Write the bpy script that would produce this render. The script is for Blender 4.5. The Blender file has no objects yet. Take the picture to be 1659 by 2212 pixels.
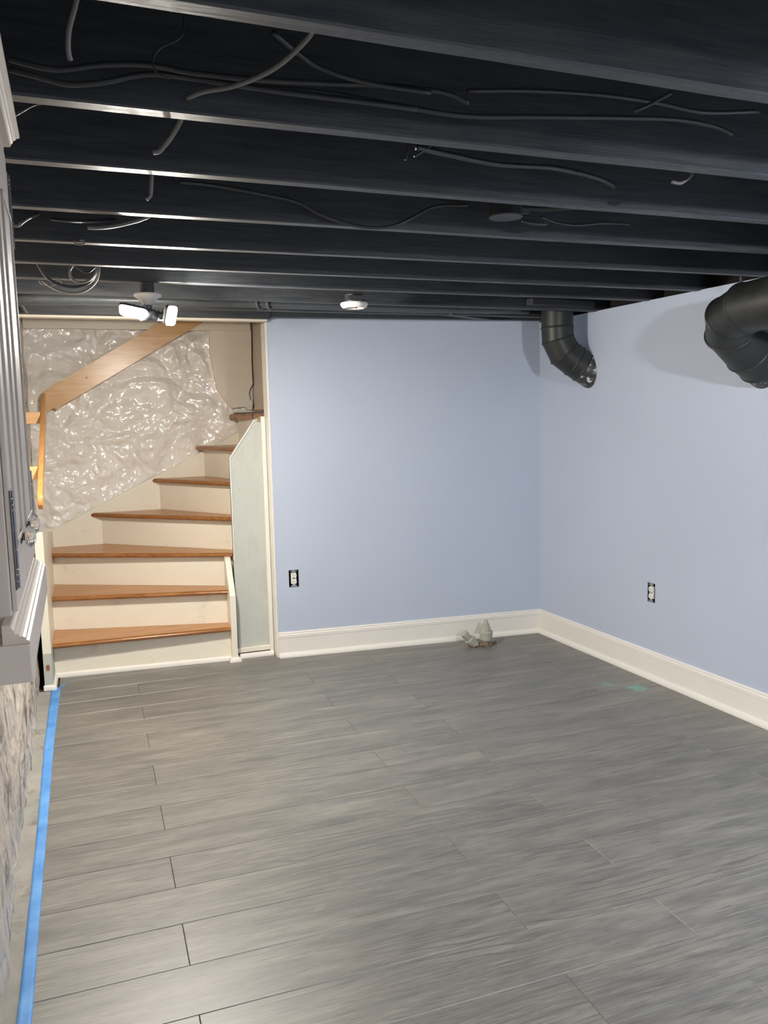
import bpy, bmesh, math, random
import numpy as np
from mathutils import Vector, Matrix, noise

random.seed(7)
C = bpy.context.scene.collection

# ------------------------------------------------------------------ camera
F, YAW, PITCH, ROLL, EYE = 1769.15, 0.340768, 0.117151, 0.022633, 1.48807
W, H = 1659.0, 2212.0
fw = Vector((math.sin(YAW)*math.cos(PITCH), math.cos(YAW)*math.cos(PITCH), -math.sin(PITCH)))
rt = Vector((math.cos(YAW), -math.sin(YAW), 0))
dn = fw.cross(rt)
RT = rt*math.cos(ROLL) + dn*math.sin(ROLL)
DN = -rt*math.sin(ROLL) + dn*math.cos(ROLL)
cam_d = bpy.data.cameras.new('camera')
cam_d.sensor_fit = 'VERTICAL'; cam_d.sensor_height = 36.0
cam_d.lens = F/H*36.0
cam_d.clip_start = 0.02
cam = bpy.data.objects.new('camera', cam_d); C.objects.link(cam)
cam.matrix_world = Matrix(((RT.x, -DN.x, -fw.x, 0), (RT.y, -DN.y, -fw.y, 0), (RT.z, -DN.z, -fw.z, EYE), (0, 0, 0, 1)))
bpy.context.scene.camera = cam

# ------------------------------------------------------------------ world, exposure
wd = bpy.data.worlds.new('world'); bpy.context.scene.world = wd; wd.use_nodes = True
wd.node_tree.nodes['Background'].inputs[0].default_value = (0.55, 0.6, 0.7, 1)
wd.node_tree.nodes['Background'].inputs[1].default_value = 0.05
vs = bpy.context.scene.view_settings
vs.view_transform = 'Standard'; vs.look = 'None'; vs.gamma = 1.0; vs.use_curve_mapping = False
vs.exposure = 0.0
LAMP_WARM = 1210.0     # panels of the fixture by the stairs
LAMP_COOL = 2080.0     # panels of the fixture behind the camera

# ------------------------------------------------------------------ helpers
def ray(u, v):
    return RT*((u-W/2)/F) + DN*((v-H/2)/F) + fw
def onY(u, v, Y):                       # point of a sight line on a real vertical plane y = Y
    d = ray(u, v); t = Y/d.y; return Vector((0, 0, EYE)) + d*t
def onZ(u, v, z):
    d = ray(u, v); t = (z-EYE)/d.z; return Vector((0, 0, EYE)) + d*t

def mesh_obj(name, verts, faces, mat, parent=None, smooth=False):
    me = bpy.data.meshes.new(name)
    me.from_pydata([tuple(v) for v in verts], [], faces)
    me.materials.append(mat)
    bm = bmesh.new(); bm.from_mesh(me); bmesh.ops.recalc_face_normals(bm, faces=bm.faces); bm.to_mesh(me); bm.free()
    if smooth:
        for p in me.polygons: p.use_smooth = True
    o = bpy.data.objects.new(name, me); C.objects.link(o)
    if parent: o.parent = parent
    return o
def bm_obj(name, bm, mat, parent=None, smooth=False, ang=None):
    bmesh.ops.recalc_face_normals(bm, faces=bm.faces)
    me = bpy.data.meshes.new(name); bm.to_mesh(me); bm.free()
    me.materials.append(mat)
    if smooth:
        for p in me.polygons: p.use_smooth = True
        if ang:
            me.set_sharp_from_angle(angle=math.radians(ang))
    o = bpy.data.objects.new(name, me); C.objects.link(o)
    if parent: o.parent = parent
    return o
def empty(name, loc=(0, 0, 0), rotz=0.0):
    o = bpy.data.objects.new(name, None); C.objects.link(o); o.location = loc; o.rotation_euler = (0, 0, rotz)
    o.empty_display_size = 0.05
    return o
def tag(o, label=None, cat=None, group=None, kind=None):
    if label: o['label'] = label
    if cat: o['category'] = cat
    if group: o['group'] = group
    if kind: o['kind'] = kind
    return o
def box(bm, x0, x1, y0, y1, z0, z1, bev=0.0):
    r = bmesh.ops.create_cube(bm, size=1.0)
    for v in r['verts']:
        v.co = Vector(((x0+x1)/2 + v.co.x*(x1-x0), (y0+y1)/2 + v.co.y*(y1-y0), (z0+z1)/2 + v.co.z*(z1-z0)))
    if bev:
        es = list({e for v in r['verts'] for e in v.link_edges})
        bmesh.ops.bevel(bm, geom=es, offset=bev, segments=2, affect='EDGES', profile=0.6)
def prism(bm, pts, axis_vec, bev=0.0):
    """closed polygon (list of Vectors) extruded by axis_vec"""
    a = [bm.verts.new(Vector(p)) for p in pts]; b = [bm.verts.new(Vector(p)+Vector(axis_vec)) for p in pts]
    fs = [bm.faces.new(a), bm.faces.new(b[::-1])]
    n = len(a)
    for i in range(n): fs.append(bm.faces.new((a[i], a[(i+1) % n], b[(i+1) % n], b[i])))
    if bev:
        es = list({e for f in fs for e in f.edges})
        bmesh.ops.bevel(bm, geom=es, offset=bev, segments=2, affect='EDGES', profile=0.6)
def smooth_path(pts, n=8):
    P = [Vector(p) for p in pts]
    if len(P) < 3: return P
    out = []
    Q = [P[0]*2-P[1]] + P + [P[-1]*2-P[-2]]
    for i in range(1, len(Q)-2):
        p0, p1, p2, p3 = Q[i-1:i+3]
        for k in range(n):
            t = k/n
            out.append(0.5*((2*p1)+(p2-p0)*t+(2*p0-5*p1+4*p2-p3)*t*t+(3*p1-p0-3*p2+p3)*t*t*t))
    out.append(P[-1]); return out
def tube(bm, pts, r, seg=8, flat=1.0, cap=True):
    """tube along pts; r number or list"""
    rs = r if isinstance(r, (list, tuple)) else [r]*len(pts)
    prev = None; rings = []
    N = None
    for i, p in enumerate(pts):
        t = (pts[min(i+1, len(pts)-1)] - pts[max(i-1, 0)]).normalized()
        if N is None:
            N = t.orthogonal().normalized()
        else:
            N = (N - t*N.dot(t))
            N = N.normalized() if N.length > 1e-6 else t.orthogonal().normalized()
        B = t.cross(N)
        rings.append([bm.verts.new(p + (N*math.cos(2*math.pi*k/seg) + B*math.sin(2*math.pi*k/seg)*flat)*rs[i]) for k in range(seg)])
    for a, b in zip(rings, rings[1:]):
        for k in range(seg): bm.faces.new((a[k], a[(k+1) % seg], b[(k+1) % seg], b[k]))
    if cap:
        bm.faces.new(rings[0]); bm.faces.new(rings[-1][::-1])
def lathe(bm, prof, center=(0, 0, 0), axis=Vector((0, 0, 1)), seg=32):
    """prof: list of (radius, height along axis)"""
    ax = Vector(axis).normalized(); N = ax.orthogonal().normalized(); B = ax.cross(N); c = Vector(center)
    rings = []
    for r, h in prof:
        if r < 1e-6: rings.append([bm.verts.new(c+ax*h)])
        else: rings.append([bm.verts.new(c+ax*h+(N*math.cos(2*math.pi*k/seg)+B*math.sin(2*math.pi*k/seg))*r) for k in range(seg)])
    for a, b in zip(rings, rings[1:]):
        for k in range(seg):
            k2 = (k+1) % seg
            if len(a) == 1 and len(b) == 1: continue
            if len(a) == 1: bm.faces.new((a[0], b[k2], b[k]))
            elif len(b) == 1: bm.faces.new((a[k], a[k2], b[0]))
            else: bm.faces.new((a[k], a[k2], b[k2], b[k]))
def molding(name, path, prof, mat, parent=None, side=1, mitre0=None, mitre1=None):
    """profile (d, z) swept along a floor path [(x, y)], d = distance from the path line on its left (side=1) or right"""
    n = len(path); P = [Vector((p[0], p[1], 0)) for p in path]
    rings = []
    for i in range(n):
        ds = []
        if i > 0: ds.append((P[i]-P[i-1]).normalized())
        elif mitre0 is not None: ds.append(Vector((mitre0[0], mitre0[1], 0)).normalized())
        if i < n-1: ds.append((P[i+1]-P[i]).normalized())
        elif mitre1 is not None: ds.append(Vector((mitre1[0], mitre1[1], 0)).normalized())
        ns = [Vector((-d.y, d.x, 0))*side for d in ds]
        m = sum(ns, Vector()); m.normalize()
        k = 1/max(0.3, m.dot(ns[0]))
        rings.append([P[i] + m*(k*d) + Vector((0, 0, z)) for d, z in prof])
    vs = [v for r in rings for v in r]; q = len(prof); fs = []
    for i in range(n-1):
        for j in range(q):
            j2 = (j+1) % q
            fs.append((i*q+j, i*q+j2, (i+1)*q+j2, (i+1)*q+j))
    fs.append(tuple(range(q))); fs.append(tuple((n-1)*q+j for j in range(q-1, -1, -1)))
    return mesh_obj(name, vs, fs, mat, parent)

# ------------------------------------------------------------------ materials
def s2l(c):
    return tuple(((x/255)/12.92 if x/255 <= 0.04045 else ((x/255+0.055)/1.055)**2.4) for x in c) + (1,)
class NT:
    def __init__(s, name):
        s.m = bpy.data.materials.new(name); s.m.use_nodes = True; s.t = s.m.node_tree; s.b = s.t.nodes['Principled BSDF']
    def n(s, typ, **kw):
        nd = s.t.nodes.new(typ)
        for k, v in kw.items():
            if k.startswith('i_'): nd.inputs[k[2:].replace('_', ' ')].default_value = v
            else: setattr(nd, k, v)
        return nd
    def l(s, a, b): s.t.links.new(a, b)
    def math(s, op, a, b=None, c=None, clamp=False):
        nd = s.n('ShaderNodeMath', operation=op, use_clamp=clamp)
        for i, x in enumerate((a, b, c)):
            if x is None: continue
            if isinstance(x, (int, float)): nd.inputs[i].default_value = x
            else: s.l(x, nd.inputs[i])
        return nd.outputs[0]
    def mix(s, fac, a, b, mode='MIX'):
        nd = s.n('ShaderNodeMix', data_type='RGBA', blend_type=mode)
        for key, x in ((0, fac), (6, a), (7, b)):
            if isinstance(x, (int, float)): nd.inputs[key].default_value = x
            elif isinstance(x, tuple): nd.inputs[key].default_value = x
            else: s.l(x, nd.inputs[key])
        return nd.outputs[2]
    def coord(s, scale=(1, 1, 1), kind='Object', rot=(0, 0, 0)):
        tc = s.n('ShaderNodeTexCoord'); mp = s.n('ShaderNodeMapping'); mp.inputs['Scale'].default_value = scale; mp.inputs['Rotation'].default_value = rot
        s.l(tc.outputs[kind], mp.inputs[0]); return mp.outputs[0]
    def noise(s, vec, scale=5, detail=4, rough=0.55, dist=0.0):
        nd = s.n('ShaderNodeTexNoise'); nd.inputs['Scale'].default_value = scale; nd.inputs['Detail'].default_value = detail
        nd.inputs['Roughness'].default_value = rough; nd.inputs['Distortion'].default_value = dist
        s.l(vec, nd.inputs['Vector']); return nd.outputs['Fac']
    def ramp(s, fac, stops):
        nd = s.n('ShaderNodeValToRGB'); cr = nd.color_ramp
        while len(cr.elements) < len(stops): cr.elements.new(0.5)
        for e, (p, c) in zip(cr.elements, stops): e.position = p; e.color = c if len(c) == 4 else tuple(c)+(1,)
        s.l(fac, nd.inputs[0]); return nd.outputs[0]
    def bump(s, h, strength=0.3, dist=0.01):
        nd = s.n('ShaderNodeBump'); nd.inputs['Strength'].default_value = strength; nd.inputs['Distance'].default_value = dist
        s.l(h, nd.inputs['Height']); s.l(nd.outputs[0], s.b.inputs['Normal'])
    def base(s, c):
        if isinstance(c, tuple): s.b.inputs['Base Color'].default_value = c
        else: s.l(c, s.b.inputs['Base Color'])
    def rough(s, r):
        if isinstance(r, (int, float)): s.b.inputs['Roughness'].default_value = r
        else: s.l(r, s.b.inputs['Roughness'])

def paint(name, col, rough=0.5, var=0.06, scale=3.0, bump=0.05, bscale=120, dirt=None, dscale=6, dlo=0.6, dhi=0.75, stretch=(1, 1, 1)):
    t = NT(name); co = t.coord(stretch)
    n1 = t.noise(co, scale, 5)
    c = s2l(col); dark = tuple(x*(1-var) for x in c[:3])+(1,); lite = tuple(min(1, x*(1+var)) for x in c[:3])+(1,)
    cc = t.ramp(n1, [(0.3, dark), (0.7, lite)])
    if dirt:
        n2 = t.noise(co, dscale, 6, 0.65, 0.4)
        f = t.ramp(n2, [(dlo, (0, 0, 0)), (dhi, (1, 1, 1))])
        cc = t.mix(f, cc, s2l(dirt))
    t.base(cc); t.rough(rough)
    if bump: t.bump(t.noise(co, bscale, 3), bump, 0.002)
    return t.m

M = {}
M['blue'] = paint('blue_wall_paint', (184, 195, 214), 0.5, 0.02, 1.5, 0.04, 260)
M['white_trim'] = paint('white_trim_paint', (232, 229, 222), 0.33, 0.02, 3, 0.02, 60)
M['white_stair'] = paint('white_stair_paint', (236, 230, 214), 0.4, 0.03, 3, 0.05, 60, dirt=(196, 184, 160), dscale=5, dlo=0.58, dhi=0.9)
M['riser_scuffed'] = paint('scuffed_riser_paint', (236, 229, 212), 0.42, 0.04, 4, 0.05, 60, dirt=(150, 140, 120), dscale=4.5, dlo=0.62, dhi=0.88)
M['green_white'] = paint('side_panel_primer', (194, 198, 191), 0.45, 0.04, 4, 0.05, 50, dirt=(166, 172, 162), dscale=4, dlo=0.5, dhi=0.9, stretch=(3, 3, .7))
M['cream'] = paint('cream_plaster', (234, 224, 206), 0.5, 0.03, 4, 0.25, 18)
M['beige'] = paint('beige_paint', (224, 208, 188), 0.5, 0.03, 3, 0.03, 60)
M['cab'] = paint('cabinet_satin_paint', (200, 189, 178), 0.5, 0.02, 3, 0.02, 50)
M['porcelain'] = paint('white_porcelain', (225, 225, 222), 0.25, 0.01, 3, 0)
M['plastic'] = paint('white_receptacle_plastic', (236, 234, 228), 0.35, 0.01, 3, 0)
M['slot'] = paint('dark_slot', (20, 18, 18), 0.6, 0.01, 3, 0)
M['pvc'] = paint('grey_pvc', (168, 168, 158), 0.5, 0.08, 20, 0.1, 80, dirt=(120, 108, 88), dscale=24, dlo=0.6, dhi=0.72)
M['mortar'] = paint('crumbled_mortar', (142, 126, 104), 0.9, 0.25, 40, 0.8, 60, dirt=(70, 58, 46), dscale=50, dlo=0.5, dhi=0.6)
M['concrete'] = paint('bare_concrete', (150, 148, 142), 0.85, 0.12, 12, 0.4, 70, dirt=(112, 106, 98), dscale=9, dlo=0.55, dhi=0.75)
M['sub'] = paint('underlay', (60, 58, 55), 0.9, 0.05, 4, 0)
M['void'] = paint('dark_plaster_backing', (22, 22, 24), 0.9, 0.1, 10, 0)
M['gapdark'] = paint('dark_box_inside', (30, 30, 34), 0.7, 0.1, 10, 0)

def black_wood():
    t = NT('black_painted_wood'); co = t.coord((0.6, 9, 9))
    n = t.noise(co, 9, 7, 0.65)
    co2 = t.coord((1, 1, 1)); n2 = t.noise(co2, 55, 3, 0.6)
    c = t.ramp(n, [(0.25, s2l((40, 45, 53))), (0.75, s2l((72, 74, 75)))])
    chip = t.ramp(t.noise(co2, 11, 8, 0.75), [(0.715, (0, 0, 0)), (0.74, (1, 1, 1))])
    c = t.mix(chip, c, s2l((20, 20, 22)))
    t.base(c); t.rough(t.math('MULTIPLY_ADD', n2, 0.25, 0.32)); t.bump(n, 0.35, 0.004)
    return t.m
M['black'] = black_wood()
M['black_cable'] = paint('overspray_cable', (46, 48, 50), 0.42, 0.2, 25, 0.1, 60)
M['grey_cable'] = paint('grey_sheathed_cable', (118, 116, 112), 0.35, 0.1, 30, 0.1, 60)
M['pipe_paint'] = paint('painted_conduit', (72, 76, 80), 0.4, 0.15, 12, 0.1, 40)
def duct_mat():
    t = NT('black_painted_duct'); co = t.coord()
    n = t.noise(co, 14, 6, 0.7)
    c = t.ramp(n, [(0.3, s2l((30, 32, 32))), (0.75, s2l((50, 53, 51)))])
    chip = t.ramp(t.noise(co, 22, 8, 0.8), [(0.70, (0, 0, 0)), (0.72, (1, 1, 1))])
    c = t.mix(chip, c, s2l((92, 95, 96)))
    t.base(c); t.rough(t.math('MULTIPLY_ADD', n, 0.25, 0.32)); t.b.inputs['Metallic'].default_value = 0.1; t.bump(n, 0.1, 0.003)
    return t.m
M['duct'] = duct_mat()
def flange_mat():
    t = NT('splattered_duct_collar'); co = t.coord()
    n = t.noise(co, 16, 6, 0.7)
    c = t.ramp(n, [(0.3, s2l((36, 38, 38))), (0.75, s2l((60, 62, 62)))])
    chip = t.ramp(t.noise(co, 26, 8, 0.8), [(0.55, (0, 0, 0)), (0.58, (1, 1, 1))])
    t.base(t.mix(chip, c, s2l((205, 208, 216)))); t.rough(0.45)
    return t.m
M['collar'] = flange_mat()
def metal(name, col, rough=0.3):
    t = NT(name); t.base(s2l(col)); t.b.inputs['Metallic'].default_value = 1.0
    t.rough(t.math('MULTIPLY_ADD', t.noise(t.coord(), 60, 3), 0.2, rough-0.1)); return t.m
M['zinc'] = metal('zinc_plate', (190, 190, 188), 0.35)
M['steel'] = metal('hinge_steel', (128, 126, 128), 0.38)
M['alu'] = metal('grey_heat_sink', (120, 122, 126), 0.45)
def glass():
    t = NT('clear_glass_knob'); t.base((0.96, 0.97, 0.97, 1)); t.rough(0.05); t.b.inputs['Transmission Weight'].default_value = 0.9; t.b.inputs['IOR'].default_value = 1.5
    return t.m
M['glass'] = glass()
def wood(name, a, b, c, axis=0, rough=0.3, knots=False):
    t = NT(name)
    sc = [2.0, 22, 22] if axis == 0 else [22, 2.0, 22]
    co = t.coord(tuple(sc)); n = t.noise(co, 1.6, 6, 0.6, 1.2)
    f = t.noise(t.coord(tuple(x*4 for x in sc)), 2.0, 3, 0.6)
    col = t.ramp(n, [(0.25, s2l(a)), (0.5, s2l(b)), (0.75, s2l(c))])
    col = t.mix(t.math('MULTIPLY', f, 0.35), col, s2l(a))
    t.base(col); t.rough(rough); t.bump(f, 0.08, 0.002)
    return t.m
M['oak'] = wood('oak_tread_varnish', (150, 100, 56), (186, 134, 84), (204, 152, 100), 0, 0.32)
M['oak_edge'] = wood('oak_nosing_varnish', (124, 78, 40), (156, 104, 58), (182, 130, 80), 0, 0.25)
M['pine'] = wood('varnished_pine', (196, 150, 98), (216, 174, 124), (228, 190, 142), 0, 0.28)
M['pine2'] = wood('honey_pine', (176, 118, 58), (200, 144, 82), (214, 160, 98), 1, 0.28)
M['rough_wood'] = paint('rough_sawn_pink_wood', (176, 142, 116), 0.8, 0.2, 14, 0.5, 60, dirt=(112, 82, 56), dscale=16, dlo=0.55, dhi=0.65)
M['grey_top'] = paint('grey_plank_top', (108, 106, 104), 0.7, 0.2, 14, 0.3, 60)

def stone_mat(name, col, dirt, rough, dlo, dhi, stretch):
    t = NT(name); co = t.coord()
    n = t.noise(co, 7, 6, 0.6)
    c = s2l(col)
    cc = t.ramp(n, [(0.3, tuple(x*0.93 for x in c[:3])), (0.7, c)])
    if dlo < 1:
        n2 = t.noise(t.coord(stretch), 5, 8, 0.7, 0.6)
        cc = t.mix(t.ramp(n2, [(dlo, (0, 0, 0)), (dhi, (1, 1, 1))]), cc, s2l(dirt))
    t.base(cc); t.rough(rough)
    h = t.math('ADD', t.noise(co, 11, 2.5, 0.4, 0.8), t.math('MULTIPLY', t.noise(co, 32, 2, 0.4, 0.3), 0.16))
    t.bump(h, 0.5, 0.045 if rough < 0.3 else 0.03)
    if rough < 0.3: t.b.inputs['Coat Weight'].default_value = 0.9; t.b.inputs['Coat Roughness'].default_value = 0.09
    return t.m
M['stone'] = stone_mat('glossy_painted_rubble', (247, 242, 234), (206, 194, 176), 0.14, 2, 3, (1, 1, 1))
M['stone_left'] = stone_mat('flaking_whitewash', (214, 204, 192), (128, 116, 106), 0.42, 0.52, 0.60, (2.5, 2.5, 1.0))

def floor_mat():
    t = NT('grey_oak_laminate')
    tc = t.n('ShaderNodeTexCoord'); oi = t.n('ShaderNodeObjectInfo')
    cx = t.n('ShaderNodeCombineXYZ'); t.l(t.math('MULTIPLY', oi.outputs['Random'], 37.0), cx.inputs[0]); t.l(t.math('MULTIPLY', oi.outputs['Random'], 11.0), cx.inputs[1]); t.l(t.math('MULTIPLY', oi.outputs['Random'], 53.0), cx.inputs[2])
    va = t.n('ShaderNodeVectorMath', operation='ADD'); t.l(tc.outputs['Object'], va.inputs[0]); t.l(cx.outputs[0], va.inputs[1])
    def mp(sc):
        m = t.n('ShaderNodeMapping'); m.inputs['Scale'].default_value = sc; t.l(va.outputs[0], m.inputs[0]); return m.outputs[0]
    broad = t.noise(mp((1.2, 7, 1)), 1.6, 5, 0.6, 0.8)
    fine = t.noise(mp((4, 70, 1)), 2.0, 6, 0.65, 0.4)
    blot = t.noise(mp((5, 9, 1)), 1.5, 5, 0.6)
    # cathedral rings: distorted bands
    wv = t.n('ShaderNodeTexWave', wave_type='BANDS', bands_direction='Y'); wv.inputs['Scale'].default_value = 11; wv.inputs['Distortion'].default_value = 13
    wv.inputs['Detail'].default_value = 2; wv.inputs['Detail Scale'].default_value = 0.55; t.l(mp((0.32, 1, 1)), wv.inputs['Vector'])
    col = t.ramp(broad, [(0.30, s2l((94, 93, 90))), (0.5, s2l((114, 112, 107))), (0.70, s2l((132, 129, 121)))])
    col = t.mix(t.math('MULTIPLY', t.ramp(blot, [(0.4, (0, 0, 0)), (0.75, (1, 1, 1))]), 0.4), col, s2l((92, 92, 92)))
    chalk = t.ramp(t.noise(mp((1.4, 16, 1)), 1.7, 6, 0.68, 0.5), [(0.50, (0, 0, 0)), (0.66, (1, 1, 1))])
    col = t.mix(t.math('MULTIPLY', chalk, 0.24), col, s2l((156, 154, 146)))
    pores = t.ramp(fine, [(0.36, (1, 1, 1)), (0.47, (0, 0, 0))])
    col = t.mix(t.math('MULTIPLY', pores, 0.6), col, s2l((74, 73, 71)))
    hi = t.ramp(fine, [(0.56, (0, 0, 0)), (0.66, (1, 1, 1))])
    col = t.mix(t.math('MULTIPLY', hi, 0.34), col, s2l((160, 158, 151)))
    wmask = t.ramp(t.noise(mp((0.8, 3.2, 1)), 1.3, 2, 0.5), [(0.50, (0, 0, 0)), (0.60, (1, 1, 1))])
    rings = t.ramp(wv.outputs['Fac'], [(0.0, (1, 1, 1)), (0.16, (0, 0, 0))])
    col = t.mix(t.math('MULTIPLY', t.math('MULTIPLY', rings, wmask), 0.7), col, s2l((80, 77, 73)))
    # mint chalk smudges and a curved row of scuffs rubbed into the boards
    sx = t.n('ShaderNodeSeparateXYZ'); t.l(tc.outputs['Object'], sx.inputs[0])
    nz = t.noise(tc.outputs['Object'], 30, 5, 0.7)
    def blob(x, y, rx, ry):
        a = t.math('MULTIPLY', t.math('SUBTRACT', sx.outputs[0], x), 1/rx); b = t.math('MULTIPLY', t.math('SUBTRACT', sx.outputs[1], y), 1/ry)
        d = t.math('ADD', t.math('MULTIPLY', a, a), t.math('MULTIPLY', b, b))
        d = t.math('ADD', d, t.math('MULTIPLY', t.math('SUBTRACT', nz, 0.5), 5.0))
        return t.ramp(d, [(0.35, (1, 1, 1)), (1.0, (0, 0, 0))])
    m = t.math('ADD', t.math('MULTIPLY', blob(2.577, 3.69, 0.040, 0.045), 0.28), t.math('MULTIPLY', blob(2.69, 3.575, 0.06, 0.06), 0.6), clamp=True)
    col = t.mix(m, col, s2l((110, 178, 164)))
    a = t.math('SUBTRACT', sx.outputs[0], 1.48); b = t.math('SUBTRACT', sx.outputs[1], 2.83)
    rr = t.math('SQRT', t.math('ADD', t.math('MULTIPLY', a, a), t.math('MULTIPLY', b, b)))
    ring = t.math('LESS_THAN', t.math('ABSOLUTE', t.math('SUBTRACT', rr, 0.2)), 0.011)
    th = t.math('ARCTAN2', b, a)
    dash = t.math('GREATER_THAN', t.math('SINE', t.math('MULTIPLY', th, 62)), -0.2)
    rng = t.math('MULTIPLY', t.math('GREATER_THAN', th, 0.0), t.math('LESS_THAN', th, 1.25))
    sc = t.math('MULTIPLY', t.math('MULTIPLY', ring, dash), t.math('MULTIPLY', rng, 0.35))
    col = t.mix(sc, col, s2l((78, 78, 78)))
    val = t.math('MULTIPLY_ADD', oi.outputs['Random'], 0.08, 0.96)
    hs = t.n('ShaderNodeHueSaturation'); t.l(val, hs.inputs['Value']); t.l(col, hs.inputs['Color'])
    t.b.inputs['Specular IOR Level'].default_value = 1.0; t.base(hs.outputs[0]); t.rough(t.math('MULTIPLY_ADD', fine, 0.16, 0.36)); t.bump(fine, 0.12, 0.0015)
    return t.m
M['plank'] = floor_mat()

def tape_mat():
    t = NT('blue_masking_tape'); co = t.coord()
    n = t.noise(co, 9, 4)
    t.base(t.ramp(n, [(0.3, s2l((70, 134, 205))), (0.7, s2l((104, 164, 226)))])); t.rough(0.55); t.bump(t.noise(co, 60, 4), 0.3, 0.003)
    return t.m
M['tape'] = tape_mat()
def emit(name, col, strength):
    t = NT(name); t.base((0.9, 0.9, 0.9, 1)); t.b.inputs['Emission Color'].default_value = col; t.b.inputs['Emission Strength'].default_value = strength
    return t.m
M['led_warm'] = emit('lit_led_panel', (1.0, 0.93, 0.83, 1), LAMP_WARM)
M['led_cool'] = emit('lit_led_panel_cool', (0.96, 0.975, 1.0, 1), LAMP_COOL)

# ------------------------------------------------------------------ room geometry
ZC = 2.066                                  # underside of the joists
def xr(y): return 2.809 - 0.0487*(y-4.792)  # right wall face
def yb(x): return 4.925 - 0.0743*(x-1.03)   # blue back wall face
def xl(y): return -0.245 - 0.0200*y         # left stone wall
# corner of right and back wall
cyy = 4.8
for _ in range(20): cyy = yb(xr(cyy))
CR = (xr(cyy), cyy)
YN = -3.2                                    # wall behind the camera

# floor base
tagk = lambda o: tag(o, kind='structure')
floor = mesh_obj('floor', [(-0.5, YN-.1, -0.03), (3.4, YN-.1, -0.03), (3.4, 6.6, -0.03), (-0.5, 6.6, -0.03), (-0.5, YN-.1, -0.008), (3.4, YN-.1, -0.008), (3.4, 6.6, -0.008), (-0.5, 6.6, -0.008)],
                 [(0, 1, 2, 3), (4, 5, 6, 7), (0, 1, 5, 4), (1, 2, 6, 5), (2, 3, 7, 6), (3, 0, 4, 7)], M['sub']); tagk(floor)
# concrete margin by the left wall
vs_, fs_ = [], []
ny = 90
for i in range(ny+1):
    y = YN + (4.83-YN)*i/ny
    for j, x in enumerate((xl(y)-0.06, xl(y)-0.01, xl(y)+0.03, -0.235)):
        vs_.append((x, y, -0.0045 + 0.003*noise.noise(Vector((x*20, y*9, 0))) + (0.006 if j == 0 else 0)))
for i in range(ny):
    for j in range(3): a = i*4+j; fs_.append((a, a+1, a+5, a+4))
mesh_obj('concrete_margin', vs_, fs_, M['concrete'], floor, True)

# planks
def clip(poly, a, b, c):                    # keep a*x+b*y<=c
    out = []
    for i in range(len(poly)):
        p, q = poly[i], poly[(i+1) % len(poly)]
        dp = a*p[0]+b*p[1]-c; dq = a*q[0]+b*q[1]-c
        if dp <= 0: out.append(p)
        if (dp < 0 < dq) or (dq < 0 < dp):
            t = dp/(dp-dq); out.append((p[0]+t*(q[0]-p[0]), p[1]+t*(q[1]-p[1])))
    return out
RW = 0.2; LP = 1.37169; X0 = 0.16996; Y0 = 1.75781; BF = 0.6831*LP
j = int(math.floor((YN-Y0)/RW))
while Y0+j*RW < 5.0:
    y0, y1 = Y0+j*RW, Y0+(j+1)*RW
    off = X0 if j % 2 == 0 else X0+BF        # row j spans [j, j+1]
    k = -2
    while off+k*LP < 3.1:
        x0, x1 = off+k*LP, off+(k+1)*LP
        poly = [(x0, y0), (x1, y0), (x1, y1), (x0, y1)]
        poly = clip(poly, -1, 0, 0.252)
        poly = clip(poly, 1, 0.0487, 2.809+0.0487*4.792-0.004) if poly else poly
        poly = clip(poly, 0.0743, 1, 4.925+0.0743*1.03+0.07) if poly else poly
        poly = clip(poly, 0, -1, -YN) if poly else poly
        if len(poly) >= 3:
            cxm = sum(p[0] for p in poly)/len(poly); cym = sum(p[1] for p in poly)/len(poly)
            def inset(d):
                n = len(poly); out = []
                for i in range(n):
                    p, a, b = Vector(poly[i]), Vector(poly[i-1]), Vector(poly[(i+1) % n])
                    d1 = (p-a).normalized(); d2 = (b-p).normalized()
                    n1 = Vector((-d1.y, d1.x)); n2 = Vector((-d2.y, d2.x)); m = (n1+n2)
                    if m.length < 1e-5: m = n1
                    m.normalize(); out.append(p+m*(d/max(0.35, m.dot(n1))))
                return out
            lo, hi = inset(0.0005), inset(0.0019)
            n = len(poly); dz = random.uniform(-0.0002, 0.0002)
            V = [(p.x, p.y, -0.0078) for p in lo]+[(p.x, p.y, -0.0016+dz) for p in lo]+[(p.x, p.y, dz) for p in hi]
            Fc = [tuple(range(2*n, 3*n))]
            for i in range(n):
                i2 = (i+1) % n
                Fc += [(i, i2, n+i2, n+i), (n+i, n+i2, 2*n+i2, 2*n+i)]
            mesh_obj('plank', V, Fc, M['plank'], floor)
        k += 1
    j += 1

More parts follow.
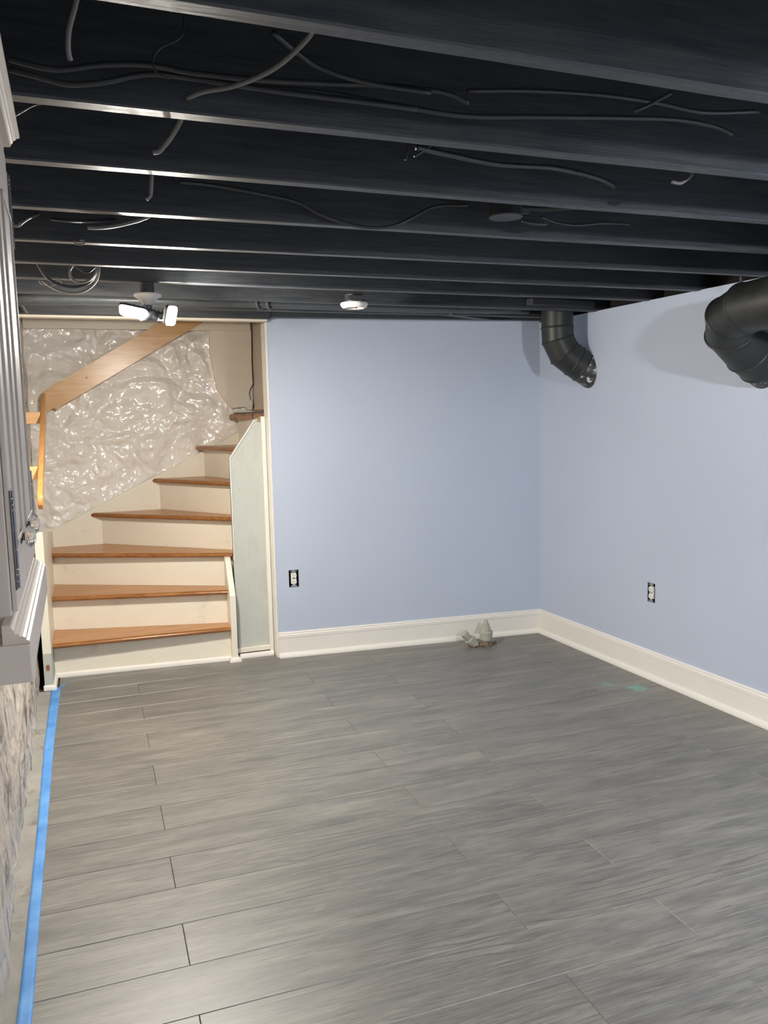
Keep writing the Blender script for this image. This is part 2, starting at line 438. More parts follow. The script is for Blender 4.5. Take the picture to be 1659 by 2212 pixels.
# walls with an outlet opening
def wall(name, p0, p1, z0, z1, thick, mat, hole=None, back=Vector((0, 1, 0))):
    """hole = (s0, s1, za, zb): distances along p0->p1; wall thickness goes to 'back'"""
    p0 = Vector((*p0, 0)); p1 = Vector((*p1, 0)); L = (p1-p0).length; d = (p1-p0)/L; nb = Vector((-d.y, d.x, 0))
    if nb.dot(back) < 0: nb = -nb
    ss = [0, L]; zs = [z0, z1]
    if hole: ss = [0, hole[0], hole[1], L]; zs = [z0, hole[2], hole[3], z1]
    bm = bmesh.new(); vv = {}
    def g(i, j, k):
        if (i, j, k) not in vv: vv[(i, j, k)] = bm.verts.new(p0+d*ss[i]+Vector((0, 0, zs[j]))+nb*(thick*k))
        return vv[(i, j, k)]
    n, m = len(ss)-1, len(zs)-1
    for i in range(n):
        for j in range(m):
            if hole and i == 1 and j == 1: continue
            bm.faces.new((g(i, j, 0), g(i+1, j, 0), g(i+1, j+1, 0), g(i, j+1, 0)))
            bm.faces.new((g(i, j, 1), g(i, j+1, 1), g(i+1, j+1, 1), g(i+1, j, 1)))
    for i in range(n):
        for j in (0, m): bm.faces.new((g(i, j, 0), g(i+1, j, 0), g(i+1, j, 1), g(i, j, 1)))
    for j in range(m):
        for i in (0, n): bm.faces.new((g(i, j, 0), g(i, j+1, 0), g(i, j+1, 1), g(i, j, 1)))
    if hole:
        for a, b in (((1, 1), (2, 1)), ((2, 1), (2, 2)), ((2, 2), (1, 2)), ((1, 2), (1, 1))):
            bm.faces.new((g(*a, 0), g(*b, 0), g(*b, 1), g(*a, 1)))
    return bm_obj(name, bm, mat), d, nb
XB = 1.03                                   # left end of the blue wall
pb0 = (XB, yb(XB))
Lb = (Vector(CR)-Vector(pb0)).length
# outlet centres
ob = 0.109; oz1 = 0.494
w, dB, nB = wall('wall_back', pb0, CR, 0.0, 2.30, 0.012, M['blue'], (ob-0.031, ob+0.031, oz1-0.054, oz1+0.054)); tagk(w)
oy2 = 3.689; s2 = CR[1]-oy2; oz2 = 0.484
w, dR, nR = wall('wall_right', CR, (xr(YN), YN), 0.0, ZC+0.003, 0.012, M['blue'], (s2-0.031, s2+0.031, oz2-0.054, oz2+0.054), Vector((1, 0, 0))); tagk(w)
# masonry/studs behind the boards
for nm, a, b, bk, zt in (('wall_back_core', (XB+0.0, yb(XB)+0.075), (3.2, yb(3.2)+0.075), Vector((0, 1, 0)), 2.3), ):
    w, _, _ = wall('wall_back_core', a, b, 0, zt, 0.05, M['void'], None, bk); tagk(w)
w, _, _ = wall('wall_right_core', (xr(5.2)+0.09, 5.2), (xr(YN)+0.09, YN), 0, 2.3, 0.05, M['void'], None, Vector((1, 0, 0))); tagk(w)
w, _, _ = wall('wall_front', (-0.5, YN), (3.4, YN), 0, 2.3, 0.1, M['blue'], None, Vector((0, -1, 0))); tagk(w)
# drywall end return at the stair opening (corner bead)
bm = bmesh.new(); box(bm, XB-0.012, XB+0.0, yb(XB)-0.002, yb(XB)+0.125, 0.0, 2.06, 0.002)
tagk(bm_obj('trim_3', bm, M['white_trim']))

# ------------------------------------------------------------------ rough stone walls
def rough_wall(name, origin, du, dv, nrm, nu, nv, amp, mat, fn=None, kind='rubble'):
    vs, fs = [], []
    o, du, dv, nrm = map(Vector, (origin, du, dv, nrm))
    for i in range(nu+1):
        for j in range(nv+1):
            a, b = i/nu, j/nv; p = o+du*a+dv*b
            if kind == 'rubble':
                w_ = Vector((noise.noise(p*3.1), noise.noise(p*3.1+Vector((5, 5, 5))), noise.noise(p*3.1+Vector((9, 1, 4)))))*0.10
                pw = p+w_
                cell = noise.voronoi(Vector((pw.x*4.2, pw.y*4.2, pw.z*6.0)))[0]
                e = min(1.0, (cell[1]-cell[0])*1.6); e = e*e*(3-2*e)
                h = 0.42*e + 0.60*noise.fractal(pw*5.0, 1.1, 2.0, 4) + 0.16*abs(noise.noise(pw*15)) - 0.3
            else:
                q = Vector((p.x*4, p.y*5.0, p.z*2.4))
                h = 0.7*noise.fractal(q, 0.9, 2.1, 5) + 0.35*noise.turbulence(q*2.7, 4, False) - 0.2
            k = fn(p) if fn else 1.0
            vs.append(p+nrm*(amp*h*k))
    for i in range(nu):
        for j in range(nv):
            a = i*(nv+1)+j; fs.append((a, a+nv+1, a+nv+2, a+1))
    ob = mesh_obj(name, vs, fs, mat, None, True)
    return tagk(ob)
YS = 5.955                                   # stone wall face behind the stairs
def calm(p):                                 # stone flattens towards the plaster strip
    f = max(0.0, min(1.0, (0.86 - p.x + 0.05*noise.noise(p*4))/0.06))
    g = max(0.0, min(1.0, (1.66 - p.z + 0.4*(0.9-p.x))/0.05))
    return max(f, g)*0.9 + 0.1*0
rough_wall('wall_stair_stone', (-0.46, YS, 0.5), (1.585, 0, 0), (0, 0, 1.9), (0, -1, 0), 290, 330, 0.060, M['stone'], calm)
# smooth plaster strip with a broken lower and right edge
pts = []
prof = [(0.835, 2.12), (0.825, 1.95), (0.85, 1.80), (0.865, 1.70), (0.935, 1.60), (0.965, 1.565), (1.02, 1.57), (1.07, 1.575), (1.075, 1.55), (1.11, 1.55), (1.118, 1.60), (1.095, 1.62), (1.085, 1.665), (1.10, 1.70), (1.122, 1.735), (1.118, 1.9), (1.125, 2.12), (1.125, 2.4), (0.835, 2.4)]
bm = bmesh.new(); prism(bm, [Vector((x, YS-0.034, z)) for x, z in prof], (0, 0.10, 0), 0.004); 
tagk(bm_obj('wall_stair_plaster', bm, M['cream']))
bm = bmesh.new(); box(bm, -0.5, 1.10, YS+0.07, YS+0.12, 0, 3.1); tagk(bm_obj('wall_stair_back', bm, M['cream']))
# left stone wall
rough_wall('wall_left', (xl(YN)-0.012, YN, -0.02), (xl(6.0)-xl(YN), 6.0-YN, 0), (0, 0, 2.32), (1, 0.02, 0), 520, 170, 0.022, M['stone_left'], None, 'flaky')
bm = bmesh.new(); box(bm, -0.55, -0.44, YN, 6.1, 0, 3.1); tagk(bm_obj('wall_left_core', bm, M['void']))
# landing hall beyond the opening
bm = bmesh.new(); box(bm, 1.10, 1.9, 5.985, 6.03, 1.45, 3.1); tagk(bm_obj('wall_landing', bm, M['beige']))
bm = bmesh.new(); box(bm, 1.85, 1.9, 5.1, 6.3, 1.45, 3.1); tagk(bm_obj('wall_landing_side', bm, M['beige']))
bm = bmesh.new(); box(bm, -0.5, 1.9, 4.9, 6.3, 3.1, 3.14); tagk(bm_obj('ceiling_stairwell', bm, M['beige']))
bm = bmesh.new(); box(bm, -0.5, 1.9, 4.885, 4.935, 2.30, 3.1); tagk(bm_obj('wall_stair_front', bm, M['beige']))
bm = bmesh.new(); box(bm, 1.16, 1.9, 5.065, 5.10, 1.45, 3.1); tagk(bm_obj('wall_stair_side', bm, M['beige']))
# cream fascia board over the stone wall
bm = bmesh.new(); box(bm, -0.372, 1.115, YS-0.062, YS-0.02, 2.106, 2.45, 0.003); tagk(bm_obj('trim_1', bm, M['cream']))
bm = bmesh.new(); box(bm, 1.118, 1.30, 5.935, 5.984, 1.534, 1.552); tagk(bm_obj('trim_4', bm, M['rough_wood']))
# white strip under the header
bm = bmesh.new(); prism(bm, [Vector((-0.34, 4.835, ZC-0.012)), Vector((1.02, 4.86, ZC-0.012)), Vector((1.02, 4.925, ZC-0.012)), Vector((-0.34, 4.90, ZC-0.012))], (0, 0, 0.012), 0.001)
tagk(bm_obj('trim_2', bm, M['cream']))

# ------------------------------------------------------------------ ceiling: subfloor and joists
bm = bmesh.new(); box(bm, -0.5, 3.4, YN, 5.0, 2.262, 2.30)
ceil = tagk(bm_obj('ceiling', bm, M['black']))
JOISTS = [(1.266, 0.034), (1.692, 0.022), (2.082, 0.025), (2.500, 0.014), (2.935, 0.013), (3.330, 0.026), (3.675, 0.034), (4.100, 0.046), (4.487, 0.022), (4.842, 0.012)]
jj = [(0.86-0.406*i, 0.03) for i in range(9, -1, -1)] + JOISTS
for y, s in jj:
    x0, x1 = -0.43, 3.0
    last = y > 4.8
    if last: x1 = 1.03
    a0, a1 = y+s*x0, y+s*x1
    th = 0.039
    bm = bmesh.new()
    nseg = 26
    rows = []
    for i in range(nseg+1):
        t = i/nseg; x = x0+(x1-x0)*t; yy = a0+(a1-a0)*t
        wob = 0.0022*noise.noise(Vector((x*2.1, y*7, 0)))
        zb = ZC + 0.0018*noise.noise(Vector((x*1.3, y*5, 3)))
        c = 0.002+0.0015*noise.noise(Vector((x*9, y, 9)))
        pr = [(yy-th+wob, 2.262), (yy-th+wob, zb+c+0.002), (yy-th+c+wob+.001, zb), (yy-c+wob-.001, zb), (yy+wob, zb+c+0.002), (yy+wob, 2.262)]
        rows.append([bm.verts.new((x, q[0], q[1])) for q in pr])
    for a, b in zip(rows, rows[1:]):
        for k in range(6): bm.faces.new((a[k], a[(k+1) % 6], b[(k+1) % 6], b[k]))
    bm.faces.new(rows[0]); bm.faces.new(rows[-1][::-1])
    bm_obj('joist', bm, M['black'], ceil)
# back sill board between last joists and the blue wall
bm = bmesh.new(); prism(bm, [Vector((1.03, 4.83, ZC+0.01)), Vector((2.85, 4.73, ZC+0.01)), Vector((2.85, 4.78, ZC+0.01)), Vector((1.03, 4.90, ZC+0.01))], (0, 0, 0.18))
bm_obj('rim_joist', bm, M['black'], ceil)
# blocking between joists
for (xa, ya, xb, yb_, z) in ((2.02, 4.50, 2.36, 4.69, 2.066), (2.36, 4.14, 2.80, 4.19, 2.085), (2.50, 3.77, 2.84, 3.80, 2.10), (2.60, 3.42, 2.86, 3.44, 2.10), (2.62, 3.02, 2.87, 3.06, 2.10)):
    bm = bmesh.new()
    d = Vector((xb-xa, yb_-ya, 0)).normalized(); nn = Vector((-d.y, d.x, 0))*0.03
    prism(bm, [Vector((xa, ya, z))-nn, Vector((xb, yb_, z))-nn, Vector((xb, yb_, z))+nn, Vector((xa, ya, z))+nn], (0, 0, 0.035), 0.002)
    bm_obj('blocking', bm, M['black'], ceil)

# ------------------------------------------------------------------ baseboards
BP = [(0.0, 0.0), (0.013, 0.0), (0.013, 0.118), (0.0125, 0.120), (0.0155, 0.123), (0.0155, 0.127), (0.0155, 0.141), (0.0125, 0.145), (0.0095, 0.146), (0.0095, 0.149), (0.0115, 0.152), (0.008, 0.157), (0.0, 0.159)]
SHOE = [(0.013, 0.0), (0.030, 0.0), (0.0295, 0.010), (0.026, 0.020), (0.020, 0.027), (0.013, 0.030)]
dRx = (xr(YN)-CR[0], YN-CR[1])
bb = tagk(molding('baseboard_back', [(pb0[0]+0.0, pb0[1]), CR], BP, M['white_trim'], None, -1, None, dRx))
molding('shoe_molding', [(pb0[0]-0.002, pb0[1]), CR], SHOE, M['white_trim'], bb, -1, None, dRx)
br = tagk(molding('baseboard_right', [CR, (xr(YN), YN)], BP, M['white_trim'], None, -1, (CR[0]-pb0[0], CR[1]-pb0[1])))
molding('shoe_molding', [CR, (xr(YN), YN)], SHOE, M['white_trim'], br, -1, (CR[0]-pb0[0], CR[1]-pb0[1]))

# ------------------------------------------------------------------ staircase
st = tag(empty('staircase', (0.25, 5.4, 0)), 'white winder staircase with brown wooden treads turning right along the stone wall', 'stairs')
stT = Matrix.Translation((-0.25, -5.4, 0))
def part(name, bm, mat, parent=st, smooth=False, ang=None, label=None):
    if parent is st: bmesh.ops.transform(bm, matrix=stT, verts=bm.verts)
    o = bm_obj(name, bm, mat, parent, smooth, ang)
    if label: o['label'] = label
    return o
HR = 0.2175
YK = 5.93
def V2(p, z): return Vector((p[0], p[1], z))
noses = [((-0.279, 5.008), (0.744, 4.968)), ((-0.281, 5.305), (0.744, 5.042)), ((-0.284, 5.655), (0.80, 5.115)), ((-0.012, YK), (0.90, 5.115)), ((0.406, YK), (0.92, 5.14)), ((0.715, YK), (0.955, 5.16))]
risers = [((-0.279, 5.068), (0.744, 4.998)), ((-0.281, 5.340), (0.744, 5.078)), ((-0.284, 5.715), (0.80, 5.142)), ((0.033, YK), (0.91, 5.15)), ((0.432, YK), (0.94, 5.16)), ((0.751, YK), (0.98, 5.17)), ((1.005, YK), (1.05, 5.2))]
for k in range(6):
    (nl, nr), (rl, rr_) = noses[k], risers[k+1]
    z = HR*(k+1); th = 0.028
    back = [V2(rr_, z), V2(rl, z)]
    if k == 2: back = [V2(risers[3][1], z), V2(risers[3][0], z), Vector((-0.284, YK, z))]
    poly = [V2(nl, z), V2(nr, z)] + back
    # push back edge slightly under the riser
    bm = bmesh.new()
    d = (poly[1]-poly[0]).normalized(); out = Vector((d.y, -d.x, 0))
    top = [p.copy() for p in poly]
    # nosing: front profile rounded
    steps = [(0.0, 0.0), (0.006, -0.003), (0.011, -0.010), (0.012, -0.016), (0.009, -0.024), (0.003, -th)]
    body = [poly[0]-Vector((0, 0, 0)), poly[1], *poly[2:]]
    prism(bm, [p - Vector((0, 0, th)) - Vector((0, 0, 0)) for p in body], (0, 0, th))
    tr = part('tread', bm, M['oak'])
    bm = bmesh.new()
    a0 = poly[0]; a1 = poly[1]
    e0 = [bm.verts.new(a0+out*s[0]*1.4+Vector((0, 0, s[1])) - (d*0.010*(1-abs(i-2.5)/2.5) if k >= 3 else Vector())) for i, s in enumerate(steps)]
    e1 = [bm.verts.new(a1+out*s[0]*1.4+Vector((0, 0, s[1]))) for s in steps]
    for i in range(len(steps)-1): bm.faces.new((e0[i], e0[i+1], e1[i+1], e1[i]))
    bm.faces.new(e0); bm.faces.new(e1[::-1])
    bm.faces.new((e0[0], e1[0], e1[-1], e0[-1]))
    bmesh.ops.transform(bm, matrix=stT, verts=bm.verts)
    bm_obj('nosing', bm, M['oak_edge'], tr, True, 50)
for k in range(7):
    rl, rr_ = risers[k]; z0, z1 = HR*k, HR*(k+1)-0.028
    if k == 6: z1 = 1.49
    d = (Vector(rr_)-Vector(rl)).normalized(); bk = Vector((-d.y, d.x, 0)) if True else None
    if bk.y < 0: bk = -bk
    bm = bmesh.new()
    a, b = V2(rl, z0+0.0005), V2(rr_, z0+0.0005)
    prism(bm, [a, b, b+bk*0.015, a+bk*0.015], (0, 0, z1-z0-0.001), 0.001)
    part('riser', bm, M['riser_scuffed'] if k in (4, 5) else M['white_stair'])
# ragged landing nosing plank (broken front edge)
bm = bmesh.new()
L0, L1 = Vector((0.958, YK, 0)), Vector((1.10, 5.14, 0))
npt = 26; up, lo = [], []
dL = (L1-L0).normalized(); oL = Vector((dL.y, -dL.x, 0))
if oL.x > 0: oL = -oL
zt = 1.5225
rows = []
for i in range(npt+1):
    t = i/npt; p = L0+(L1-L0)*t
    jg = 0.010*noise.noise(Vector((t*23, 1, 0)))+0.004*noise.noise(Vector((t*70, 4, 0)))
    rows.append([bm.verts.new(p+Vector((0.22, 0.02, zt))), bm.verts.new(p+oL*(0.004+jg)+Vector((0, 0, zt))), bm.verts.new(p+oL*(0.016+jg*.4)+Vector((0, 0, zt-0.012))),
                 bm.verts.new(p+oL*(0.014+jg)+Vector((0, 0, zt-0.036-0.012*max(0, noise.noise(Vector((t*15, 7, 0))))))), bm.verts.new(p+Vector((0.22, 0.02, zt-0.036)))])
for a, b in zip(rows, rows[1:]):
    for q in range(5): bm.faces.new((a[q], a[(q+1) % 5], b[(q+1) % 5], b[q]))
bm.faces.new(rows[0]); bm.faces.new(rows[-1][::-1])
part('landing_nosing', bm, M['rough_wood'], label='ragged broken wooden edge of the landing above the top step')
bm = bmesh.new(); prism(bm, [Vector((0.975, YK, zt+.0005)), Vector((1.115, 5.14, zt+.0005)), Vector((1.84, 5.14, zt+.0005)), Vector((1.84, 5.98, zt+.0005)), Vector((1.12, 5.98, zt+.0005))], (0, 0, 0.010))
part('landing', bm, M['grey_top'])
bm = bmesh.new(); box(bm, 0.985, 1.03, 5.042, 5.062, 1.462, 1.50, 0.003); part('block', bm, M['rough_wood'])
# skirt board on the stone wall
def zs_(x): return 0.758+0.5075*(x+0.30)
bm = bmesh.new()
prism(bm, [Vector((-0.325, YK-0.004, 0.02)), Vector((0.30, YK-0.004, 0.35)), Vector((1.06, YK-0.004, 0.9)), Vector((1.06, YK-0.004, zs_(1.0))), Vector((-0.325, YK-0.004, zs_(-0.325)))], (0, 0.03, 0), 0.002)
part('skirt_board', bm, M['white_stair'])
# left stringer (standing board)
bm = bmesh.new()
prism(bm, [Vector((-0.325, 4.838, 0.205)), Vector((-0.325, 4.838, 0.895)), Vector((-0.325, 5.925, 0.762)), Vector((-0.325, 5.925, 0.205))], (0.045, 0, 0), 0.003)
ls = part('stringer', bm, M['white_stair'])
bm = bmesh.new()
prism(bm, [Vector((-0.325, 4.838, 0.0)), Vector((-0.325, 4.838, 0.204)), Vector((-0.325, 5.925, 0.204)), Vector((-0.325, 5.925, 0.0))], (0.045, 0, 0), 0.002)
def rust():
    t = NT('primer_with_rust_stain'); tc = t.n('ShaderNodeTexCoord'); sx = t.n('ShaderNodeSeparateXYZ'); t.l(tc.outputs['Object'], sx.inputs[0])
    a = t.math('MULTIPLY', t.math('SUBTRACT', sx.outputs[0], -0.552), 1/0.014); b = t.math('MULTIPLY', t.math('SUBTRACT', sx.outputs[2], 0.125), 1/0.022)
    d = t.math('ADD', t.math('ADD', t.math('MULTIPLY', a, a), t.math('MULTIPLY', b, b)), t.math('MULTIPLY', t.math('SUBTRACT', t.noise(tc.outputs['Object'], 60, 5), 0.5), 2.0))
    t.base(t.mix(t.ramp(d, [(0.2, (1, 1, 1)), (1.4, (0, 0, 0))]), s2l((190, 192, 184)), s2l((148, 92, 48)))); t.rough(0.6); return t.m
part('stringer_foot', bm, rust(), label='bare grey primed foot of the left stringer with a rust stain')
# right stringer
bm = bmesh.new()
prism(bm, [Vector((0.743, 4.948, 0.0)), Vector((0.743, 4.948, 0.412)), Vector((0.743, 5.085, 0.625)), Vector((0.743, 5.115, 0.632)), Vector((0.743, 5.13, 0.61)), Vector((0.743, 5.13, 0.0))], (0.036, 0, 0), 0.003)
part('stringer', bm, M['white_stair'])
# side panel
bm = bmesh.new()
PT = [(0.797, 0.004), (1.020, 0.004), (1.020, 1.464), (0.966, 1.464), (0.966, 1.484), (0.950, 1.484), (0.789, 1.252), (0.789, 0.640)]
prism(bm, [Vector((x, 5.030, z)) for x, z in PT], (0, 0.018, 0), 0.001)
sp = part('side_panel', bm, M['green_white'], label='tall greenish white plywood panel closing the side of the stairs')
bm = bmesh.new()
EP = [(0.789, 0.62), (0.789, 1.252), (0.950, 1.484), (0.956, 1.478), (0.796, 1.249), (0.796, 0.62)]
prism(bm, [Vector((x, 5.024, z)) for x, z in EP], (0, 0.03, 0), 0.001)
bmesh.ops.transform(bm, matrix=stT, verts=bm.verts); bm_obj('edge_trim', bm, M['white_trim'], sp)
for (x, z) in ((0.915, 1.40), (0.94, 1.43), (0.99, 1.42), (0.90, 1.38), (0.90, 1.36), (0.845, 1.06), (0.875, 1.06), (0.83, 0.83), (0.855, 0.83), (0.82, 0.60), (0.85, 0.60)):
    bm = bmesh.new(); lathe(bm, [(0, 0.0012), (0.003, 0.001), (0.0035, 0)], (x, 5.030, z), Vector((0, -1, 0)), 8)
    bmesh.ops.transform(bm, matrix=stT, verts=bm.verts); bm_obj('screw_head', bm, M['pvc'], sp)
bm = bmesh.new(); box(bm, 0.990, 1.016, 5.006, 5.029, 0.0, 1.50, 0.004); part('corner_trim', bm, M['white_trim'])
bm = bmesh.new(); box(bm, 0.785, 0.990, 5.008, 5.029, 0.034, 0.062, 0.003); part('bottom_rail', bm, M['white_stair'])
# shoe molding round the foot of the stairs
SH = [(0.0, 0.0), (0.017, 0.0), (0.0165, 0.010), (0.013, 0.020), (0.007, 0.026), (0.0, 0.028)]
def shoe(path):
    o = molding('shoe_molding', [(x-0.25, y-5.4) for x, y in path], SH, M['white_trim'], st, -1)
shoe([(-0.330, 4.838), (-0.279, 4.838), (-0.279, 5.066), (0.742, 4.996), (0.742, 4.948), (0.780, 4.948), (0.780, 5.008)])
shoe([(0.798, 5.008), (1.012, 5.008)])
# side closing under the landing (hidden carcass)
# ------------------------------------------------------------------ handrails
hr = tag(empty('handrail', (0.2, 5.87, 1.6)), 'long pale varnished pine board handrail rising along the white stone wall', 'handrail', 'stair handrails')
bm = bmesh.new()
def top(x): return 1.716+0.600*(x+0.239)
def bot(x): return 1.577+0.585*(x+0.211)
pl = [(-0.292, bot(-0.292)+0.035), (-0.285, bot(-0.285)+0.012), (-0.262, bot(-0.262)+0.002), (-0.235, 1.573), (-0.222, 1.590), (-0.208, 1.590), (-0.196, 1.572), (-0.18, bot(-0.18)),
      (1.03, bot(1.03)), (1.03, top(1.03)), (-0.20, top(-0.20)), (-0.262, top(-0.262)-0.002), (-0.285, top(-0.285)-0.022)]
prism(bm, [Vector((x-0.2, 5.862-5.87, z-1.6)) for x, z in pl], (0, 0.026, 0), 0.004)
bm_obj('rail_board', bm, M['pine'], hr, False)
for x in (-0.17, 0.35, 0.85):
    bm = bmesh.new(); z = (top(x)+bot(x))/2; box(bm, x-0.02-0.2, x+0.02-0.2, 0.018, 0.085, z-0.03-1.6, z+0.03-1.6, 0.002); bm_obj('bracket_block', bm, M['pine'], hr)
bm = bmesh.new(); xk, zk = onY(187, 816, 5.862).x, onY(187, 816, 5.862).z
lathe(bm, [(0, 0.0006), (0.006, 0.0006), (0.007, 0)], (xk-0.2, -0.008, zk-1.6), Vector((0, -1, 0)), 14); bm_obj('knot', bm, M['oak_edge'], hr)
hl = tag(empty('handrail', (-0.25, 5.0, 1.3)), 'short honey pine handrail on the left wall, seen nearly end on', 'handrail', 'stair handrails')
bm = bmesh.new()
ya, za, yb2, zb2 = 5.38, 1.622, 4.34, 1.112
dv = Vector((0, yb2-ya, zb2-za)).normalized(); pp = Vector((0, -dv.z, dv.y));
if pp.z < 0: pp = -pp
A = Vector((0, ya-5.0, za-1.3)); B = Vector((0, yb2-5.0, zb2-1.3)); hw = 0.045
loop = []
for i in range(9):
    an = math.pi*i/8; loop.append(A + pp*hw*math.cos(an) - dv*hw*math.sin(an)*0.8)
for i in range(9):
    an = math.pi*i/8; loop.append(B - pp*hw*math.cos(an) + dv*hw*math.sin(an)*1.0)
prism(bm, [p-Vector((0.012, 0, 0)) for p in loop], (0.024, 0, 0), 0.006)
bm_obj('rail_board', bm, M['pine2'], hl, False)
for (Y, Z) in ((5.16, 1.520), (4.60, 1.235)):
    bm = bmesh.new(); box(bm, -0.10, -0.013, Y-5.0-0.035, Y-5.0+0.035, Z-1.3-0.033, Z-1.3+0.033, 0.003); bm_obj('bracket_block', bm, M['pine'], hl)

# ------------------------------------------------------------------ wall cabinet (left, near)
CB = empty('wall_cabinet', (-0.0, 1.0, 0), 0.017)
tag(CB, 'grey white wall cabinet with crown moulding and glass knobs at the left edge', 'cabinet')
XF = -0.100                                   # front face in cabinet space
def cpart(name, bm, mat, parent=CB, smooth=False, ang=None): return bm_obj(name, bm, mat, parent, smooth, ang)
bm = bmesh.new(); box(bm, -0.262, XF, 0.055, 0.552, 1.2376, 1.955, 0.002); cpart('body', bm, M['cab'])
bm = bmesh.new(); box(bm, -0.259, -0.0790, 0.0, 0.5515, 1.1925, 1.2376, 0.0015); cpart('bottom_shelf', bm, M['cab'])
cv = [(-0.108, 1.2377), (-0.0792, 1.2377), (-0.0800, 1.2405), (-0.0832, 1.2420), (-0.0838, 1.2448), (-0.0868, 1.2462), (-0.0905, 1.2468), (-0.0912, 1.2495), (-0.0950, 1.2500), (-0.0958, 1.2540), (-0.0980, 1.2560), (-0.0990, 1.2600), (-0.108, 1.2605)]
bm = bmesh.new(); prism(bm, [Vector((x, 0.004, z)) for x, z in cv], (0, 0.547, 0)); cpart('bed_moulding', bm, M['cab'])
cr = [(XF-.004, 1.900), (-0.0963, 1.900), (-0.0963, 1.9300), (-0.0978, 1.9340), (-0.0975, 1.9455), (-0.0874, 1.9463), (-0.0860, 1.9500), (-0.0831, 1.9530), (-0.0822, 1.9562), (-0.0790, 1.9575), (-0.0775, 1.9600), (-0.0722, 1.9616), (-0.0718, 1.9661), (XF-.004, 1.9670)]
bm = bmesh.new(); prism(bm, [Vector((x, -0.012, z)) for x, z in cr], (0, 0.5635, 0)); cpart('crown_moulding', bm, M['cab'], smooth=True, ang=25)
bm = bmesh.new(); box(bm, -0.262, XF-.0005, -0.005, 0.551, 1.9555, 1.968, 0.001); cpart('top_board', bm, M['cab'])
for (y0, y1, hy, ky) in ((0.060, 0.262, 0.072, 0.195), (0.267, 0.535, 0.520, 0.340)):
    bm = bmesh.new(); z0, z1 = 1.264, 1.895
    box(bm, XF+0.0005, XF+0.0065, y0, y1, z0, z1, 0.0015)
    dr = cpart('door', bm, M['cab'])
    bm = bmesh.new()
    for (a, b, c, d_) in ((y0+0.05, y1-0.04, z0+0.075, z0+0.081), (y0+0.05, y1-0.04, z1-0.081, z1-0.075), (y0+0.05, y0+0.056, z0+0.075, z1-0.075), (y1-0.046, y1-0.04, z0+0.075, z1-0.075)):
        box(bm, XF+0.0063, XF+0.0095, a, b, c, d_, 0.001)
    cpart('panel_bead', bm, M['cab'], dr)
    for zc in (1.350, 1.834):
        bm = bmesh.new()
        box(bm, XF+0.0066, XF+0.0080, hy-0.013, hy+0.013, zc-0.060, zc+0.060, 0.0005)
        hg = cpart('hinge', bm, M['steel'], dr)
        bm = bmesh.new()
        for q in range(5): lathe(bm, [(0, q*0.024), (0.0022, q*0.024+0.0005), (0.0022, q*0.024+0.022), (0, q*0.024+0.0225)], (XF+0.0085, hy, zc-0.060), Vector((0, 0, 1)), 10)
        cpart('hinge_knuckles', bm, M['steel'], hg, True, 40)['kind'] = 'stuff'
        bm = bmesh.new()
        for sy in (-0.009, 0.009):
            for sz in (-0.05, -0.042, 0.042, 0.05): lathe(bm, [(0.0024, 0), (0.0018, 0.0016), (0, 0.0022)], (XF+0.008, hy+sy, zc+sz), Vector((1, 0, 0)), 8)
        cpart('screw_heads', bm, M['steel'], hg, True)['kind'] = 'stuff'
        bm = bmesh.new()
        for q in (-0.018, 0.004, 0.026):
            for e in ((-0.005, -0.0044, -0.007, 0.007), (0.0044, 0.005, -0.007, 0.007), (-0.005, 0.005, -0.0076, -0.007), (-0.005, 0.005, 0.007, 0.0076)):
                box(bm, XF+0.0079, XF+0.0083, hy+0.0075+e[0], hy+0.0075+e[1], zc+q+e[2], zc+q+e[3])
        cpart('hinge_leaf_edges', bm, M['slot'], hg)['kind'] = 'stuff'
    bm = bmesh.new(); kz = 1.337
    lathe(bm, [(0.0, 0.0), (0.009, 0.0), (0.009, 0.002), (0.005, 0.003), (0.005, 0.006), (0.007, 0.007)], (XF+0.0065, ky, kz), Vector((1, 0, 0)), 20)
    cpart('knob_stem', bm, M['steel'], dr, True, 40)
    bm = bmesh.new()
    lathe(bm, [(0.0, 0.0052), (0.007, 0.0055), (0.0115, 0.0075), (0.0145, 0.0105), (0.0150, 0.0130), (0.0125, 0.0165), (0.0065, 0.019), (0.0, 0.0195)], (XF+0.0065, ky, kz), Vector((1, 0, 0)), 28)
    cpart('glass_knob', bm, M['glass'], dr, True)

